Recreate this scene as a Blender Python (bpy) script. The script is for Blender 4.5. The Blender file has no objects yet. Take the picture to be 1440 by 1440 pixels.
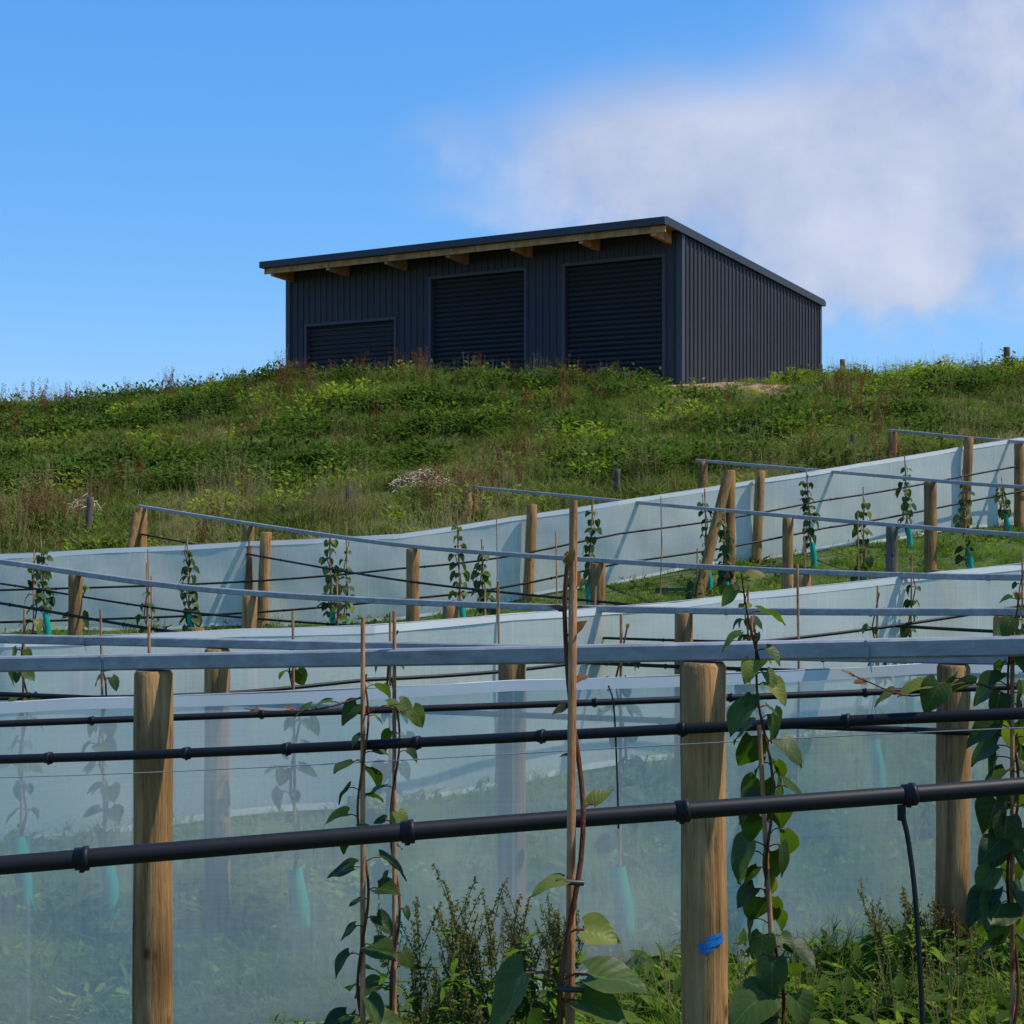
import bpy, math, random
import numpy as np
from mathutils import Vector, Matrix
random.seed(7); rng=np.random.default_rng(7)
sc=bpy.context.scene
EYE=1.8
# ------------------------------------------------------------------ terrain
ST=[(-400,[(0,-1.5)]),(-60,[(-40,-1),(40,1.5)]),(0,[(-10,-.4),(-2,-.02),(2,.1),(10,.6)]),
(5,[(-8,-.35),(-2,-.26),(-.6,-.17),(.3,-.04),(2,.07),(6,.4)]),
(7,[(-8,-.35),(-2,-.26),(-.6,-.17),(.3,-.04),(2,.08),(6,.4)]),
(9,[(-8,-.25),(-3,-.1),(0,-.02),(3,.12),(8,.6)]),
(12.5,[(-10,-.15),(-4,0),(0,.06),(4,.25),(10,1.0)]),
(19,[(-14,.1),(-6.2,.3),(-1.4,.25),(1.3,.5),(4.3,.7),(7,.95),(14,1.6)]),
(24,[(-16,1.2),(-6.4,1.48),(-2.5,1.65),(1.6,1.8),(5,1.7),(7.8,1.62),(14,2.1)]),
(27,[(-18,1.8),(-7,2.0),(-2.5,2.2),(2,2.4),(5.8,2.7),(9,2.75),(16,3.1)]),
(33,[(-22,2.6),(-10.7,2.95),(-4,3.4),(3,3.6),(11,3.9),(20,4.2)]),
(40,[(-30,3.6),(-13,4.15),(-8.5,4.62),(-6,4.95),(-1.5,5.1),(2.5,5.0),(4,4.85),(6.5,4.85),(8,5.0),(13,5.28),(25,5.6)]),
(44,[(-32,3.9),(-14,4.3),(-9,4.9),(-5,5.15),(0,5.25),(4.4,5.28),(7.5,5.36),(9,5.3),(14,5.5),(26,5.7)]),
(60,[(-34,4.2),(-14,5.1),(0,5.2),(20,5.3),(30,5.3)]),
(85,[(-40,3.4),(0,4.3),(40,4.4)]),(150,[(0,0)]),(400,[(0,-4)]),(3000,[(0,-8)])]
SY=np.array([s[0] for s in ST],float)
def zrow(k,x):
    a=ST[k][1]; return np.interp(x,[p[0] for p in a],[p[1] for p in a])
def ground(x,y):
    x=np.atleast_1d(np.asarray(x,float)); y=np.atleast_1d(np.asarray(y,float))
    R=np.stack([zrow(k,x) for k in range(len(ST))])
    yc=np.clip(y,SY[0],SY[-1]-1e-3)
    k=np.clip(np.searchsorted(SY,yc,side='right')-1,0,len(SY)-2)
    i=np.arange(len(x)); h=SY[k+1]-SY[k]; t=(yc-SY[k])/h
    p0=R[k,i];p1=R[k+1,i]; d=(p1-p0)/h
    km=np.clip(k-1,0,None); kp=np.clip(k+2,None,len(SY)-1)
    dm=(p0-R[km,i])/np.maximum(SY[k]-SY[km],1e-6); dp=(R[kp,i]-p1)/np.maximum(SY[kp]-SY[k+1],1e-6)
    m0=np.where(dm*d>0,2*dm*d/(dm+d+1e-12),0)*h; m1=np.where(dp*d>0,2*dp*d/(dp+d+1e-12),0)*h
    z=(2*t**3-3*t**2+1)*p0+(t**3-2*t**2+t)*m0+(-2*t**3+3*t**2)*p1+(t**3-t**2)*m1
    bump=.09*np.sin(x*1.1+1.3*np.sin(y*.5))*np.sin(y*.9+x*.35)+.05*np.sin(x*2.7+y*1.9)
    return z+bump*np.clip((y-24)/6,0,1)*np.clip((120-y)/40,0,1)
def G(x,y): return float(ground(x,y)[0])
PH=rng.uniform(0,6.28,(8,2)); 
def vn(x,y,s,o=0):
    r=0
    for i in range(5):
        a=PH[i,0]+o*1.7+i; f=s*(1+.45*i)
        r=r+np.sin((x*math.cos(a)+y*math.sin(a))*f+PH[i,1]+o*3.1*i)
    return r/3
# ------------------------------------------------------------------ materials
def newmat(n):
    m=bpy.data.materials.new(n); m.use_nodes=True
    nt=m.node_tree; return m,nt,nt.nodes['Principled BSDF'],nt.nodes['Material Output']
def N(nt,t,**k):
    n=nt.nodes.new(t)
    for a,b in k.items():
        if a[0]=='_': n.inputs[int(a[1:])].default_value=b
        else: setattr(n,a,b)
    return n
def ramp(nt,stops,src):
    r=nt.nodes.new('ShaderNodeValToRGB'); e=r.color_ramp.elements
    while len(e)<len(stops): e.new(.5)
    for el,(p,c) in zip(e,stops): el.position=p; el.color=(*c,1)
    nt.links.new(src,r.inputs[0]); return r
def noise(nt,vec,scale,detail=4,rough=.55,vscale=None):
    n=nt.nodes.new('ShaderNodeTexNoise'); n.inputs['Scale'].default_value=scale
    n.inputs['Detail'].default_value=detail; n.inputs['Roughness'].default_value=rough
    if vscale:
        mp=nt.nodes.new('ShaderNodeMapping'); mp.inputs['Scale'].default_value=vscale
        nt.links.new(vec,mp.inputs[0]); vec=mp.outputs[0]
    nt.links.new(vec,n.inputs['Vector']); return n
def mixc(nt,f,a,b,bt='MIX'):
    m=nt.nodes.new('ShaderNodeMix'); m.data_type='RGBA'; m.blend_type=bt
    for s,v in ((m.inputs[0],f),(m.inputs[6],a),(m.inputs[7],b)):
        if isinstance(v,bpy.types.NodeSocket): nt.links.new(v,s)
        elif isinstance(v,(tuple,list)): s.default_value=(*v,1)
        else: s.default_value=v
    return m.outputs[2]
def mth(nt,op,a,b=None,c=None,clamp=False):
    m=nt.nodes.new('ShaderNodeMath'); m.operation=op; m.use_clamp=clamp
    for i,v in enumerate((a,b,c)):
        if v is None: continue
        if isinstance(v,bpy.types.NodeSocket): nt.links.new(v,m.inputs[i])
        else: m.inputs[i].default_value=v
    return m.outputs[0]
def bump(nt,b,h,s,d=.01):
    n=nt.nodes.new('ShaderNodeBump'); n.inputs['Strength'].default_value=s; n.inputs['Distance'].default_value=d
    nt.links.new(h,n.inputs['Height']); nt.links.new(n.outputs[0],b.inputs['Normal'])
def metalpaint(name,col,rough=.45,metal=0.0,sp=.5):
    m,nt,b,o=newmat(name); tc=N(nt,'ShaderNodeTexCoord')
    n1=noise(nt,tc.outputs['Object'],.7,4); n2=noise(nt,tc.outputs['Object'],14,4,.6,(1,1,.15))
    v=mth(nt,'ADD',mth(nt,'MULTIPLY',n1.outputs[0],.45),mth(nt,'MULTIPLY',n2.outputs[0],.35))
    v=mth(nt,'ADD',v,.62)
    c=mixc(nt,1.0,col,v,'MULTIPLY'); nt.links.new(c,b.inputs['Base Color'])
    b.inputs['Metallic'].default_value=metal; b.inputs['Specular IOR Level'].default_value=sp
    nt.links.new(mth(nt,'ADD',mth(nt,'MULTIPLY',n2.outputs[0],.2),rough-.1),b.inputs['Roughness'])
    return m
M_wall=metalpaint('dark_cladding',(.044,.041,.046),.6,sp=.3)
M_door=metalpaint('dark_roller_door',(.030,.028,.029),.5,sp=.4)
M_trim=metalpaint('dark_flashing',(.058,.056,.064),.5,sp=.35)
M_roof=metalpaint('dark_roofing',(.04,.041,.048),.5,sp=.35)
M_int=metalpaint('concrete',(.3,.29,.27),.9)
def woodmat(name,c1,c2,c3,sc_=1,cut=True):
    m,nt,b,o=newmat(name); tc=N(nt,'ShaderNodeTexCoord'); oi=N(nt,'ShaderNodeObjectInfo')
    va=nt.nodes.new('ShaderNodeVectorMath'); va.operation='ADD'
    nt.links.new(tc.outputs['Object'],va.inputs[0])
    cx=nt.nodes.new('ShaderNodeCombineXYZ'); nt.links.new(mth(nt,'MULTIPLY',oi.outputs['Random'],37),cx.inputs[0]); nt.links.new(mth(nt,'MULTIPLY',oi.outputs['Random'],11),cx.inputs[2])
    nt.links.new(cx.outputs[0],va.inputs[1]); vec=va.outputs[0]
    g=noise(nt,vec,22*sc_,5,.65,(1.6,1.6,.09)); big=noise(nt,vec,4*sc_,4,.6,(1,1,.7)); fine=noise(nt,vec,140*sc_,3,.6,(1,1,.05))
    r=ramp(nt,[(.28,c1),(.5,c2),(.72,c3)],g.outputs[0])
    f=mth(nt,'ADD',mth(nt,'MULTIPLY',big.outputs[0],1.9),.05)
    f=mth(nt,'MULTIPLY',f,mth(nt,'ADD',mth(nt,'MULTIPLY',oi.outputs['Random'],.4),.8))
    c=mixc(nt,1.0,r.outputs[0],f,'MULTIPLY')
    ck=ramp(nt,[(.30,(.22,.2,.18)),(.40,(1,1,1))],fine.outputs[0]); c=mixc(nt,.8,c,ck.outputs[0],'MULTIPLY')
    vo=N(nt,'ShaderNodeTexVoronoi'); vo.inputs['Scale'].default_value=6
    mp=N(nt,'ShaderNodeMapping'); mp.inputs['Scale'].default_value=(1.6,1.6,.9); nt.links.new(vec,mp.inputs[0]); nt.links.new(mp.outputs[0],vo.inputs['Vector'])
    kn=ramp(nt,[(.06,(.25,.15,.1)),(.14,(1,1,1))],vo.outputs['Distance']); c=mixc(nt,.85,c,kn.outputs[0],'MULTIPLY')
    nt.links.new(c,b.inputs['Base Color']); b.inputs['Roughness'].default_value=.85; b.inputs['Specular IOR Level'].default_value=.2
    bump(nt,b,mth(nt,'ADD',g.outputs[0],fine.outputs[0]),.7,.006); return m
M_post=woodmat('treated_pine',(.15,.073,.025),(.31,.165,.060),(.43,.25,.105))
M_postold=woodmat('weathered_pine',(.06,.045,.035),(.13,.10,.075),(.2,.16,.12))
M_end=woodmat('pine_end_grain',(.07,.05,.035),(.13,.095,.06),(.2,.15,.1),2)
M_timber=woodmat('timber_rafter',(.30,.14,.055),(.46,.23,.095),(.56,.31,.14))
M_cane=woodmat('bamboo_cane',(.26,.115,.05),(.46,.22,.10),(.56,.31,.15),3)
M_stem=woodmat('vine_stem',(.09,.026,.014),(.15,.05,.025),(.16,.09,.035),4)
def galv():
    m,nt,b,o=newmat('galvanised_steel'); tc=N(nt,'ShaderNodeTexCoord')
    n1=noise(nt,tc.outputs['Object'],30,5,.6,(.25,1,1)); n2=noise(nt,tc.outputs['Object'],3,4)
    s=mth(nt,'ADD',mth(nt,'MULTIPLY',n1.outputs[0],.6),mth(nt,'MULTIPLY',n2.outputs[0],.4))
    r=ramp(nt,[(.3,(.18,.185,.18)),(.5,(.29,.295,.29)),(.7,(.44,.445,.43))],s)
    nt.links.new(r.outputs[0],b.inputs['Base Color']); b.inputs['Metallic'].default_value=.35
    nt.links.new(mth(nt,'ADD',mth(nt,'MULTIPLY',s,.35),.35),b.inputs['Roughness']); return m
M_galv=galv()
def simple(name,col,rough,sp=.5,var=.3,scale=20):
    m,nt,b,o=newmat(name); tc=N(nt,'ShaderNodeTexCoord'); n=noise(nt,tc.outputs['Object'],scale,4)
    v=mth(nt,'ADD',mth(nt,'MULTIPLY',n.outputs[0],var*2),1-var)
    nt.links.new(mixc(nt,1.0,col,v,'MULTIPLY'),b.inputs['Base Color'])
    b.inputs['Roughness'].default_value=rough; b.inputs['Specular IOR Level'].default_value=sp; return m
M_pipe=simple('black_polythene',(.009,.009,.010),.5,.25,.35,40)
M_wire=simple('steel_wire',(.25,.27,.3),.4,.6)
M_blue=simple('blue_spray_paint',(.012,.17,.50),.7,.2,.6,90)
M_hem=simple('net_hem',(.72,.74,.70),.7,.2,.15,3)
M_tie=simple('plastic_tie',(.02,.02,.02),.5)
M_brush=simple('dead_brush',(.40,.32,.20),.9,.1,.4,9)
def netmat(name,cov):
    m,nt,b,o=newmat(name); nt.nodes.remove(b); tc=N(nt,'ShaderNodeTexCoord')
    n1=noise(nt,tc.outputs['Object'],.9,3,.65); n2=noise(nt,tc.outputs['Object'],60,1,.7,(1,1,.05)); n3=noise(nt,tc.outputs['Object'],110,1,.7,(.04,.04,1))
    f=mth(nt,'ADD',mth(nt,'MULTIPLY',mth(nt,'SUBTRACT',n1.outputs[0],.5),.40),cov)
    f=mth(nt,'ADD',f,mth(nt,'MULTIPLY',mth(nt,'SUBTRACT',n2.outputs[0],.5),.20))
    f=mth(nt,'ADD',f,mth(nt,'MULTIPLY',mth(nt,'SUBTRACT',n3.outputs[0],.5),.14))
    sx=N(nt,'ShaderNodeSeparateXYZ'); nt.links.new(tc.outputs['Object'],sx.inputs[0])
    fr=mth(nt,'FRACT',mth(nt,'MULTIPLY',sx.outputs[0],.55)); seam=mth(nt,'LESS_THAN',fr,.006)
    f=mth(nt,'ADD',f,mth(nt,'MULTIPLY',seam,.12),None,True)
    d=N(nt,'ShaderNodeBsdfDiffuse'); d.inputs[0].default_value=(.88,.90,.78,1)
    t=N(nt,'ShaderNodeBsdfTranslucent'); t.inputs[0].default_value=(.86,.90,.78,1)
    tr=N(nt,'ShaderNodeBsdfTransparent'); tr.inputs[0].default_value=(.95,.99,.95,1)
    a=N(nt,'ShaderNodeMixShader',_0=.45); nt.links.new(d.outputs[0],a.inputs[1]); nt.links.new(t.outputs[0],a.inputs[2])
    x=N(nt,'ShaderNodeMixShader'); nt.links.new(f,x.inputs[0]); nt.links.new(tr.outputs[0],x.inputs[1]); nt.links.new(a.outputs[0],x.inputs[2])
    nt.links.new(x.outputs[0],o.inputs[0]); return m
M_net=netmat('windbreak_net',.57); M_netf=netmat('windbreak_net_dense',.78)
def leafmat(name,c_dark,c_mid,c_light,rough=.42,trans=.35):
    m,nt,b,o=newmat(name); at=N(nt,'ShaderNodeAttribute',attribute_name='lc'); sp=N(nt,'ShaderNodeSeparateColor'); nt.links.new(at.outputs['Color'],sp.inputs[0])
    tc=N(nt,'ShaderNodeTexCoord'); n=noise(nt,tc.outputs['Object'],30,3)
    r=ramp(nt,[(0,c_dark),(.5,c_mid),(.85,c_light),(1.0,(.2,.07,.03))],mth(nt,'ADD',sp.outputs[2],mth(nt,'MULTIPLY',mth(nt,'SUBTRACT',n.outputs[0],.5),.3)))
    a=mth(nt,'SUBTRACT',mth(nt,'MULTIPLY',sp.outputs[1],6),mth(nt,'MULTIPLY',sp.outputs[0],2.4))
    s=mth(nt,'ABSOLUTE',mth(nt,'SUBTRACT',mth(nt,'FRACT',a),.5)); v=mth(nt,'MULTIPLY',mth(nt,'LESS_THAN',s,.03),.6)
    v=mth(nt,'MAXIMUM',v,mth(nt,'LESS_THAN',sp.outputs[0],.035))
    c=mixc(nt,mth(nt,'MULTIPLY',v,.3),r.outputs[0],(.16,.24,.07))
    edge=mth(nt,'GREATER_THAN',sp.outputs[0],.93); c=mixc(nt,mth(nt,'MULTIPLY',edge,.35),c,(.16,.08,.03))
    nt.links.new(c,b.inputs['Base Color']); b.inputs['Roughness'].default_value=rough; b.inputs['Specular IOR Level'].default_value=.25
    bump(nt,b,mth(nt,'ADD',mth(nt,'MULTIPLY',s,.5),n.outputs[0]),.35,.004)
    t=N(nt,'ShaderNodeBsdfTranslucent'); nt.links.new(mixc(nt,1.0,c,(1.7,2.0,.5),'MULTIPLY'),t.inputs[0])
    x=N(nt,'ShaderNodeMixShader',_0=trans); nt.links.new(b.outputs[0],x.inputs[1]); nt.links.new(t.outputs[0],x.inputs[2]); nt.links.new(x.outputs[0],o.inputs[0]); return m
M_leaf=leafmat('kiwifruit_leaf',(.022,.042,.008),(.052,.088,.014),(.17,.19,.03),.48)
def grassmat(name,c1,c2,c3,trans=.3):
    m,nt,b,o=newmat(name); nt.nodes.remove(b); oi=N(nt,'ShaderNodeObjectInfo'); ge=N(nt,'ShaderNodeNewGeometry')
    n=noise(nt,ge.outputs['Position'],.45,3)
    f=mth(nt,'ADD',mth(nt,'MULTIPLY',oi.outputs['Random'],.5),mth(nt,'MULTIPLY',mth(nt,'SUBTRACT',n.outputs[0],.5),1.4)); f=mth(nt,'ADD',f,.27)
    r=ramp(nt,[(.15,c1),(.5,c2),(.85,c3)],f)
    d=N(nt,'ShaderNodeBsdfDiffuse'); nt.links.new(r.outputs[0],d.inputs[0])
    t=N(nt,'ShaderNodeBsdfTranslucent'); nt.links.new(mixc(nt,1.0,r.outputs[0],(1.3,1.4,.8),'MULTIPLY'),t.inputs[0])
    x=N(nt,'ShaderNodeMixShader',_0=trans); nt.links.new(d.outputs[0],x.inputs[1]); nt.links.new(t.outputs[0],x.inputs[2]); nt.links.new(x.outputs[0],o.inputs[0]); return m
MG=grassmat('grass_blade',(.060,.10,.016),(.125,.17,.030),(.23,.235,.06),.4)
ML=grassmat('lawn_blade',(.07,.14,.016),(.12,.22,.026),(.20,.28,.045),.4)
MD=grassmat('weed_leaf_dark',(.035,.065,.014),(.07,.12,.022),(.12,.17,.035),.35)
MS=grassmat('dry_grass',(.22,.17,.07),(.34,.265,.125),(.48,.39,.21),.35)
MR=grassmat('dock_seed',(.09,.035,.02),(.17,.065,.03),(.24,.11,.06))
MB_=grassmat('weed_leaf_bright',(.10,.16,.012),(.18,.25,.022),(.28,.34,.035),.4)
MDS=grassmat('dock_green_seed',(.085,.085,.03),(.15,.145,.05),(.22,.19,.08))
MGU=simple('teal_plant_guard',(.0,.30,.22),.5,.4,.15,5)
# ------------------------------------------------------------------ mesh builder
class MB:
    def __init__(s): s.v=[];s.f=[];s.m=[];s.c=[];s.s=[]
    def add(s,vs,fs,mat=0,cols=None,sm=False):
        k=len(s.v); s.v+= [tuple(p) for p in vs]; s.c+= cols if cols else [(0,0,0,1)]*len(vs)
        for f in fs: s.f.append([i+k for i in f]); s.m.append(mat); s.s.append(sm)
    def box(s,x0,x1,y0,y1,z0,z1,mat=0):
        s.add([(x0,y0,z0),(x1,y0,z0),(x1,y1,z0),(x0,y1,z0),(x0,y0,z1),(x1,y0,z1),(x1,y1,z1),(x0,y1,z1)],
          [(0,3,2,1),(4,5,6,7),(0,1,5,4),(1,2,6,5),(2,3,7,6),(3,0,4,7)],mat)
    def tube(s,pts,r,n=8,mat=0,cap=True):
        P=[Vector(p) for p in pts]; vs=[];fs=[]
        t0=(P[1]-P[0]).normalized(); up=Vector((0,0,1)) if abs(t0.z)<.9 else Vector((0,1,0))
        a=t0.cross(up).normalized()
        for i,p in enumerate(P):
            t=(P[min(i+1,len(P)-1)]-P[max(i-1,0)]).normalized()
            a=(a-t*a.dot(t)).normalized(); b=t.cross(a)
            rr=r[i] if isinstance(r,(list,tuple)) else r
            for j in range(n):
                q=2*math.pi*j/n; vs.append(p+a*math.cos(q)*rr+b*math.sin(q)*rr)
        for i in range(len(P)-1):
            for j in range(n):
                fs.append((i*n+j,i*n+(j+1)%n,(i+1)*n+(j+1)%n,(i+1)*n+j))
        s.add(vs,fs,mat,None,True)
        if cap:
            s.add(vs[:n],[tuple(range(n))[::-1]],mat); s.add(vs[-n:],[tuple(range(n))],mat)
    def sweep(s,pts,w,h,mat=0):
        P=[Vector(p) for p in pts]; vs=[];fs=[]; e=.12*min(w,h)
        prof=[(-w/2+e,-h/2),(w/2-e,-h/2),(w/2,-h/2+e),(w/2,h/2-e),(w/2-e,h/2),(-w/2+e,h/2),(-w/2,h/2-e),(-w/2,-h/2+e)]; n=8
        for i,p in enumerate(P):
            t=(P[min(i+1,len(P)-1)]-P[max(i-1,0)]).normalized(); a=t.cross(Vector((0,0,1))).normalized(); b=a.cross(t)
            for x,y in prof: vs.append(p+a*x+b*y)
        for i in range(len(P)-1):
            for j in range(n): fs.append((i*n+j,i*n+(j+1)%n,(i+1)*n+(j+1)%n,(i+1)*n+j))
        fs+= [tuple(range(n))[::-1],tuple(range((len(P)-1)*n,len(P)*n))]; s.add(vs,fs,mat)
    def leaf(s,p,d,up,L,mat,rv,rows=7,wid=.5,curl=.25,cup=.14):
        d=Vector(d).normalized(); x=d.cross(Vector(up)); 
        if x.length<.05: x=Vector((1,0,0))
        x.normalize(); z=x.cross(d); vs=[];cs=[];cc=(-1,-.5,0,.5,1) if rows>5 else (-1,0,1)
        for i in range(rows+1):
            t=i/rows; w=wid*(max(0,math.sin(math.pi*min(1,(t*.93+.07))**.66))**.8) if i<rows else 0
            for c in cc:
                yy=t-.16*abs(c)**1.5*(1-t)**2; wob=.03*math.sin(9*t+5*c+rv*20)
                q=Vector(p)+(x*(c*w)+d*yy+z*(cup*abs(c)*w*2-curl*t*t+wob))*L
                vs.append(q); cs.append((abs(c),t,rv,1))
        n=len(cc); fs=[(i*n+j,i*n+j+1,(i+1)*n+j+1,(i+1)*n+j) for i in range(rows) for j in range(n-1)]
        s.add(vs,fs,mat,cs,True)
    def obj(s,name,mats,parent=None,link=True):
        me=bpy.data.meshes.new(name); me.from_pydata(s.v,[],s.f)
        for m in mats: me.materials.append(m)
        me.polygons.foreach_set('material_index',s.m); me.polygons.foreach_set('use_smooth',s.s)
        a=me.attributes.new('lc','FLOAT_COLOR','POINT'); a.data.foreach_set('color',np.array(s.c,dtype=np.float32).ravel())
        me.update(); o=bpy.data.objects.new(name,me)
        if link: sc.collection.objects.link(o)
        if parent: o.parent=parent
        return o
# ------------------------------------------------------------------ ground sheet
def geo(a,b,n): return list(np.geomspace(a,b,n))
xs=sorted([-v for v in geo(22,2500,26)]+list(np.arange(-21.6,24,.4))+geo(24.2,2500,26))
ys=sorted([-v for v in geo(4,2000,24)]+list(np.arange(-3.6,64,.4))+geo(64.4,3000,30))
XX,YY=np.meshgrid(xs,ys); Z=ground(XX.ravel(),YY.ravel())
me=bpy.data.meshes.new('ground'); nx=len(xs);ny=len(ys)
me.from_pydata(np.stack([XX.ravel(),YY.ravel(),Z],1).tolist(),[],[(j*nx+i,j*nx+i+1,(j+1)*nx+i+1,(j+1)*nx+i) for j in range(ny-1) for i in range(nx-1)])
me.polygons.foreach_set('use_smooth',[True]*len(me.polygons))
SHX,SHY,SHZ=4.73,44.0,5.37; CA,SA=.843,.537
def shl(x,y):   # world -> shed local
    dx=x-SHX; dy=y-SHY; return dx*CA-dy*SA, dx*SA+dy*CA
lx,ly=shl(XX.ravel(),YY.ravel())
dd=np.maximum(np.maximum(-15.2-lx,lx-3.6),np.maximum(-2.6-ly,ly-12)); dirt=np.clip(1-dd/1.2,0,1)
at=me.attributes.new('dirt','FLOAT','POINT'); at.data.foreach_set('value',dirt.astype(np.float32))
gr=bpy.data.objects.new('ground',me); sc.collection.objects.link(gr)
m,nt,b,o=newmat('grassy_soil'); tc=N(nt,'ShaderNodeTexCoord'); a=N(nt,'ShaderNodeAttribute',attribute_name='dirt')
n1=noise(nt,tc.outputs['Object'],.25,6,.6); n2=noise(nt,tc.outputs['Object'],5,6,.7); n3=noise(nt,tc.outputs['Object'],30,4,.7)
s=mth(nt,'ADD',mth(nt,'MULTIPLY',n1.outputs[0],.5),mth(nt,'MULTIPLY',n2.outputs[0],.5))
r=ramp(nt,[(.35,(.035,.06,.012)),(.5,(.07,.10,.022)),(.62,(.12,.12,.045)),(.75,(.20,.16,.08))],s)
dr=ramp(nt,[(.3,(.26,.13,.06)),(.6,(.42,.25,.13))],n3.outputs[0])
f=mth(nt,'GREATER_THAN',mth(nt,'ADD',a.outputs['Fac'],mth(nt,'MULTIPLY',n2.outputs[0],.5)),.85)
nt.links.new(mixc(nt,f,r.outputs[0],dr.outputs[0]),b.inputs['Base Color']); b.inputs['Roughness'].default_value=.95
bump(nt,b,n3.outputs[0],.8,.05); me.materials.append(m)
# ------------------------------------------------------------------ shed
shed=bpy.data.objects.new('metal_shed',None); sc.collection.objects.link(shed)
shed.location=(SHX,SHY,SHZ); shed.rotation_euler=(0,0,-math.atan2(SA,CA))
W=14.33; Dp=10.4; SL=-.0828
def zr(y): return 4.45+SL*(y+1.1)      # top of roof
def ribprof(a,b,pitch,rw,rh):
    out=[(a,0)]; k=math.floor(a/pitch); x=k*pitch
    while x<b+pitch:
        for q,h in ((x-rw,0),(x-rw*.55,rh),(x+rw*.55,rh),(x+rw,0)):
            if a<q<b: out.append((q,h))
        x+=pitch
    out.append((b,0)); return out
def sheet(mb,axis,fixed,sgn,a,b,z0,ztop,pitch=.24,rw=.03,rh=.032,mat=0):
    pr=ribprof(a,b,pitch,rw,rh); vs=[]
    for q,h in pr:
        off=fixed+sgn*h; p=(q,off) if axis=='x' else (off,q)
        zt=ztop(q) if callable(ztop) else ztop
        vs+= [(p[0],p[1],z0),(p[0],p[1],zt)]
    mb.add(vs,[(2*i,2*i+2,2*i+3,2*i+1) for i in range(len(pr)-1)],mat)
doors=[(-3.76,-.58,3.6),(-8.55,-5.16,3.6),(-13.5,-9.97,2.45)]
w=MB(); top=zr(0)-.10
cur=-W
for a_,b_,h in sorted(doors):
    sheet(w,'x',0,-1,cur,a_-.02,-.1,top); sheet(w,'x',0,-1,a_-.02,b_+.02,h+.02,top); cur=b_+.02
sheet(w,'x',0,-1,cur,0,-.1,top)
sheet(w,'y',0,1,0,Dp,-.1,lambda q:zr(q)-.09,.26,.04,.04)
sheet(w,'y',-W,-1,0,Dp,-.1,lambda q:zr(q)-.09,.26,.04,.04)
sheet(w,'x',Dp,1,-W,0,-.1,zr(Dp)-.1)
w.obj('wall_cladding',[M_wall],shed)
d=MB()
for a_,b_,h in doors:
    vs=[];P_=.15;n=int(h/P_*4)
    for i in range(n+1):
        z=h*i/n; ph=(z/P_)%1; y=.15-.065*abs(math.sin(math.pi*ph)); vs+=[(a_,y,z),(b_,y,z)]
    d.add(vs,[(2*i,2*i+1,2*i+3,2*i+2) for i in range(n)],0)
    d.box(a_,b_,.06,.17,0.01,.09,0)
d.obj('roller_doors',[M_door],shed)
t=MB()
for a_,b_,h in doors:
    t.box(a_-.09,a_-.0,-.045,.16,0,h+.09,0); t.box(b_+.0,b_+.09,-.045,.16,0,h+.09,0); t.box(a_,b_,-.045,.16,h,h+.09,0)
t.box(-.13,.048,-.05,.128,-.1,top+.02,0); t.box(-W-.048,-W+.13,-.05,.13,-.1,top+.02,0)
t.box(-.1,.048,Dp-.1,Dp+.045,0,zr(Dp)-.1,0); t.box(-W-.048,-W+.1,Dp-.1,Dp+.045,0,zr(Dp)-.1,0)
t.obj('corner_and_door_flashings',[M_trim],shed)
r_=MB()
pr=ribprof(-W-.08,.08,.3,.03,.035); vs=[]
for q,h in pr: vs+=[(q,-1.12,zr(-1.12)+h),(q,Dp+.12,zr(Dp+.12)+h)]
r_.add(vs,[(2*i,2*i+2,2*i+3,2*i+1) for i in range(len(pr)-1)])
vs=[(x,y,zr(y)-.03) for x in(-W-.08,.08) for y in (-1.12,Dp+.12)]
r_.add(vs,[(0,1,3,2)])
r_.obj('roof_sheet',[M_roof],shed)
g=MB()
zf=zr(-1.1)
g.box(-W-.12,.12,-1.26,-1.13,zf-.17,zf+.03); g.box(-W-.12,.12,-1.129,-1.10,zf-.18,zf+.035)
for x0,x1 in ((.082,.115),(-W-.115,-W-.082)):
    vs=[]
    for y in (-1.10,Dp+.14):
        for x in (x0,x1):
            for dz in (-.17,.055): vs.append((x,y,zr(y)+dz))
    g.add(vs,[(0,1,3,2),(4,6,7,5),(0,4,5,1),(2,3,7,6),(1,5,7,3),(0,2,6,4)])
g.box(-W-.11,.11,Dp+.141,Dp+.25,zr(Dp)-.16,zr(Dp)+.0)
g.obj('gutter_and_barge',[M_roof],shed)
tb=MB()
tb.box(-W-.05,.05,-1.095,-1.05,zf-.36,zf-.05,0)
def slopebox(mb,x0,x1,y0,y1,a,b_,mat=0):
    vs=[(x,y,zr(y)+dz) for y in (y0,y1) for x in (x0,x1) for dz in (a,b_)]
    mb.add(vs,[(0,1,3,2),(4,6,7,5),(0,4,5,1),(2,3,7,6),(1,5,7,3),(0,2,6,4)],mat)
for i in range(7):
    x=-.35-i*(W-.6)/6; slopebox(tb,x-.07,x+.07,-1.049,-.04,-.42,-.06)
slopebox(tb,-W-.03,.03,-1.049,-.04,-.055,-.034)
tb.obj('timber_rafters',[M_timber],shed)
fl=MB(); fl.box(-W+.05,-.05,.18,Dp-.05,-.35,.02); fl.obj('concrete_slab',[M_int],shed)
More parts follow.
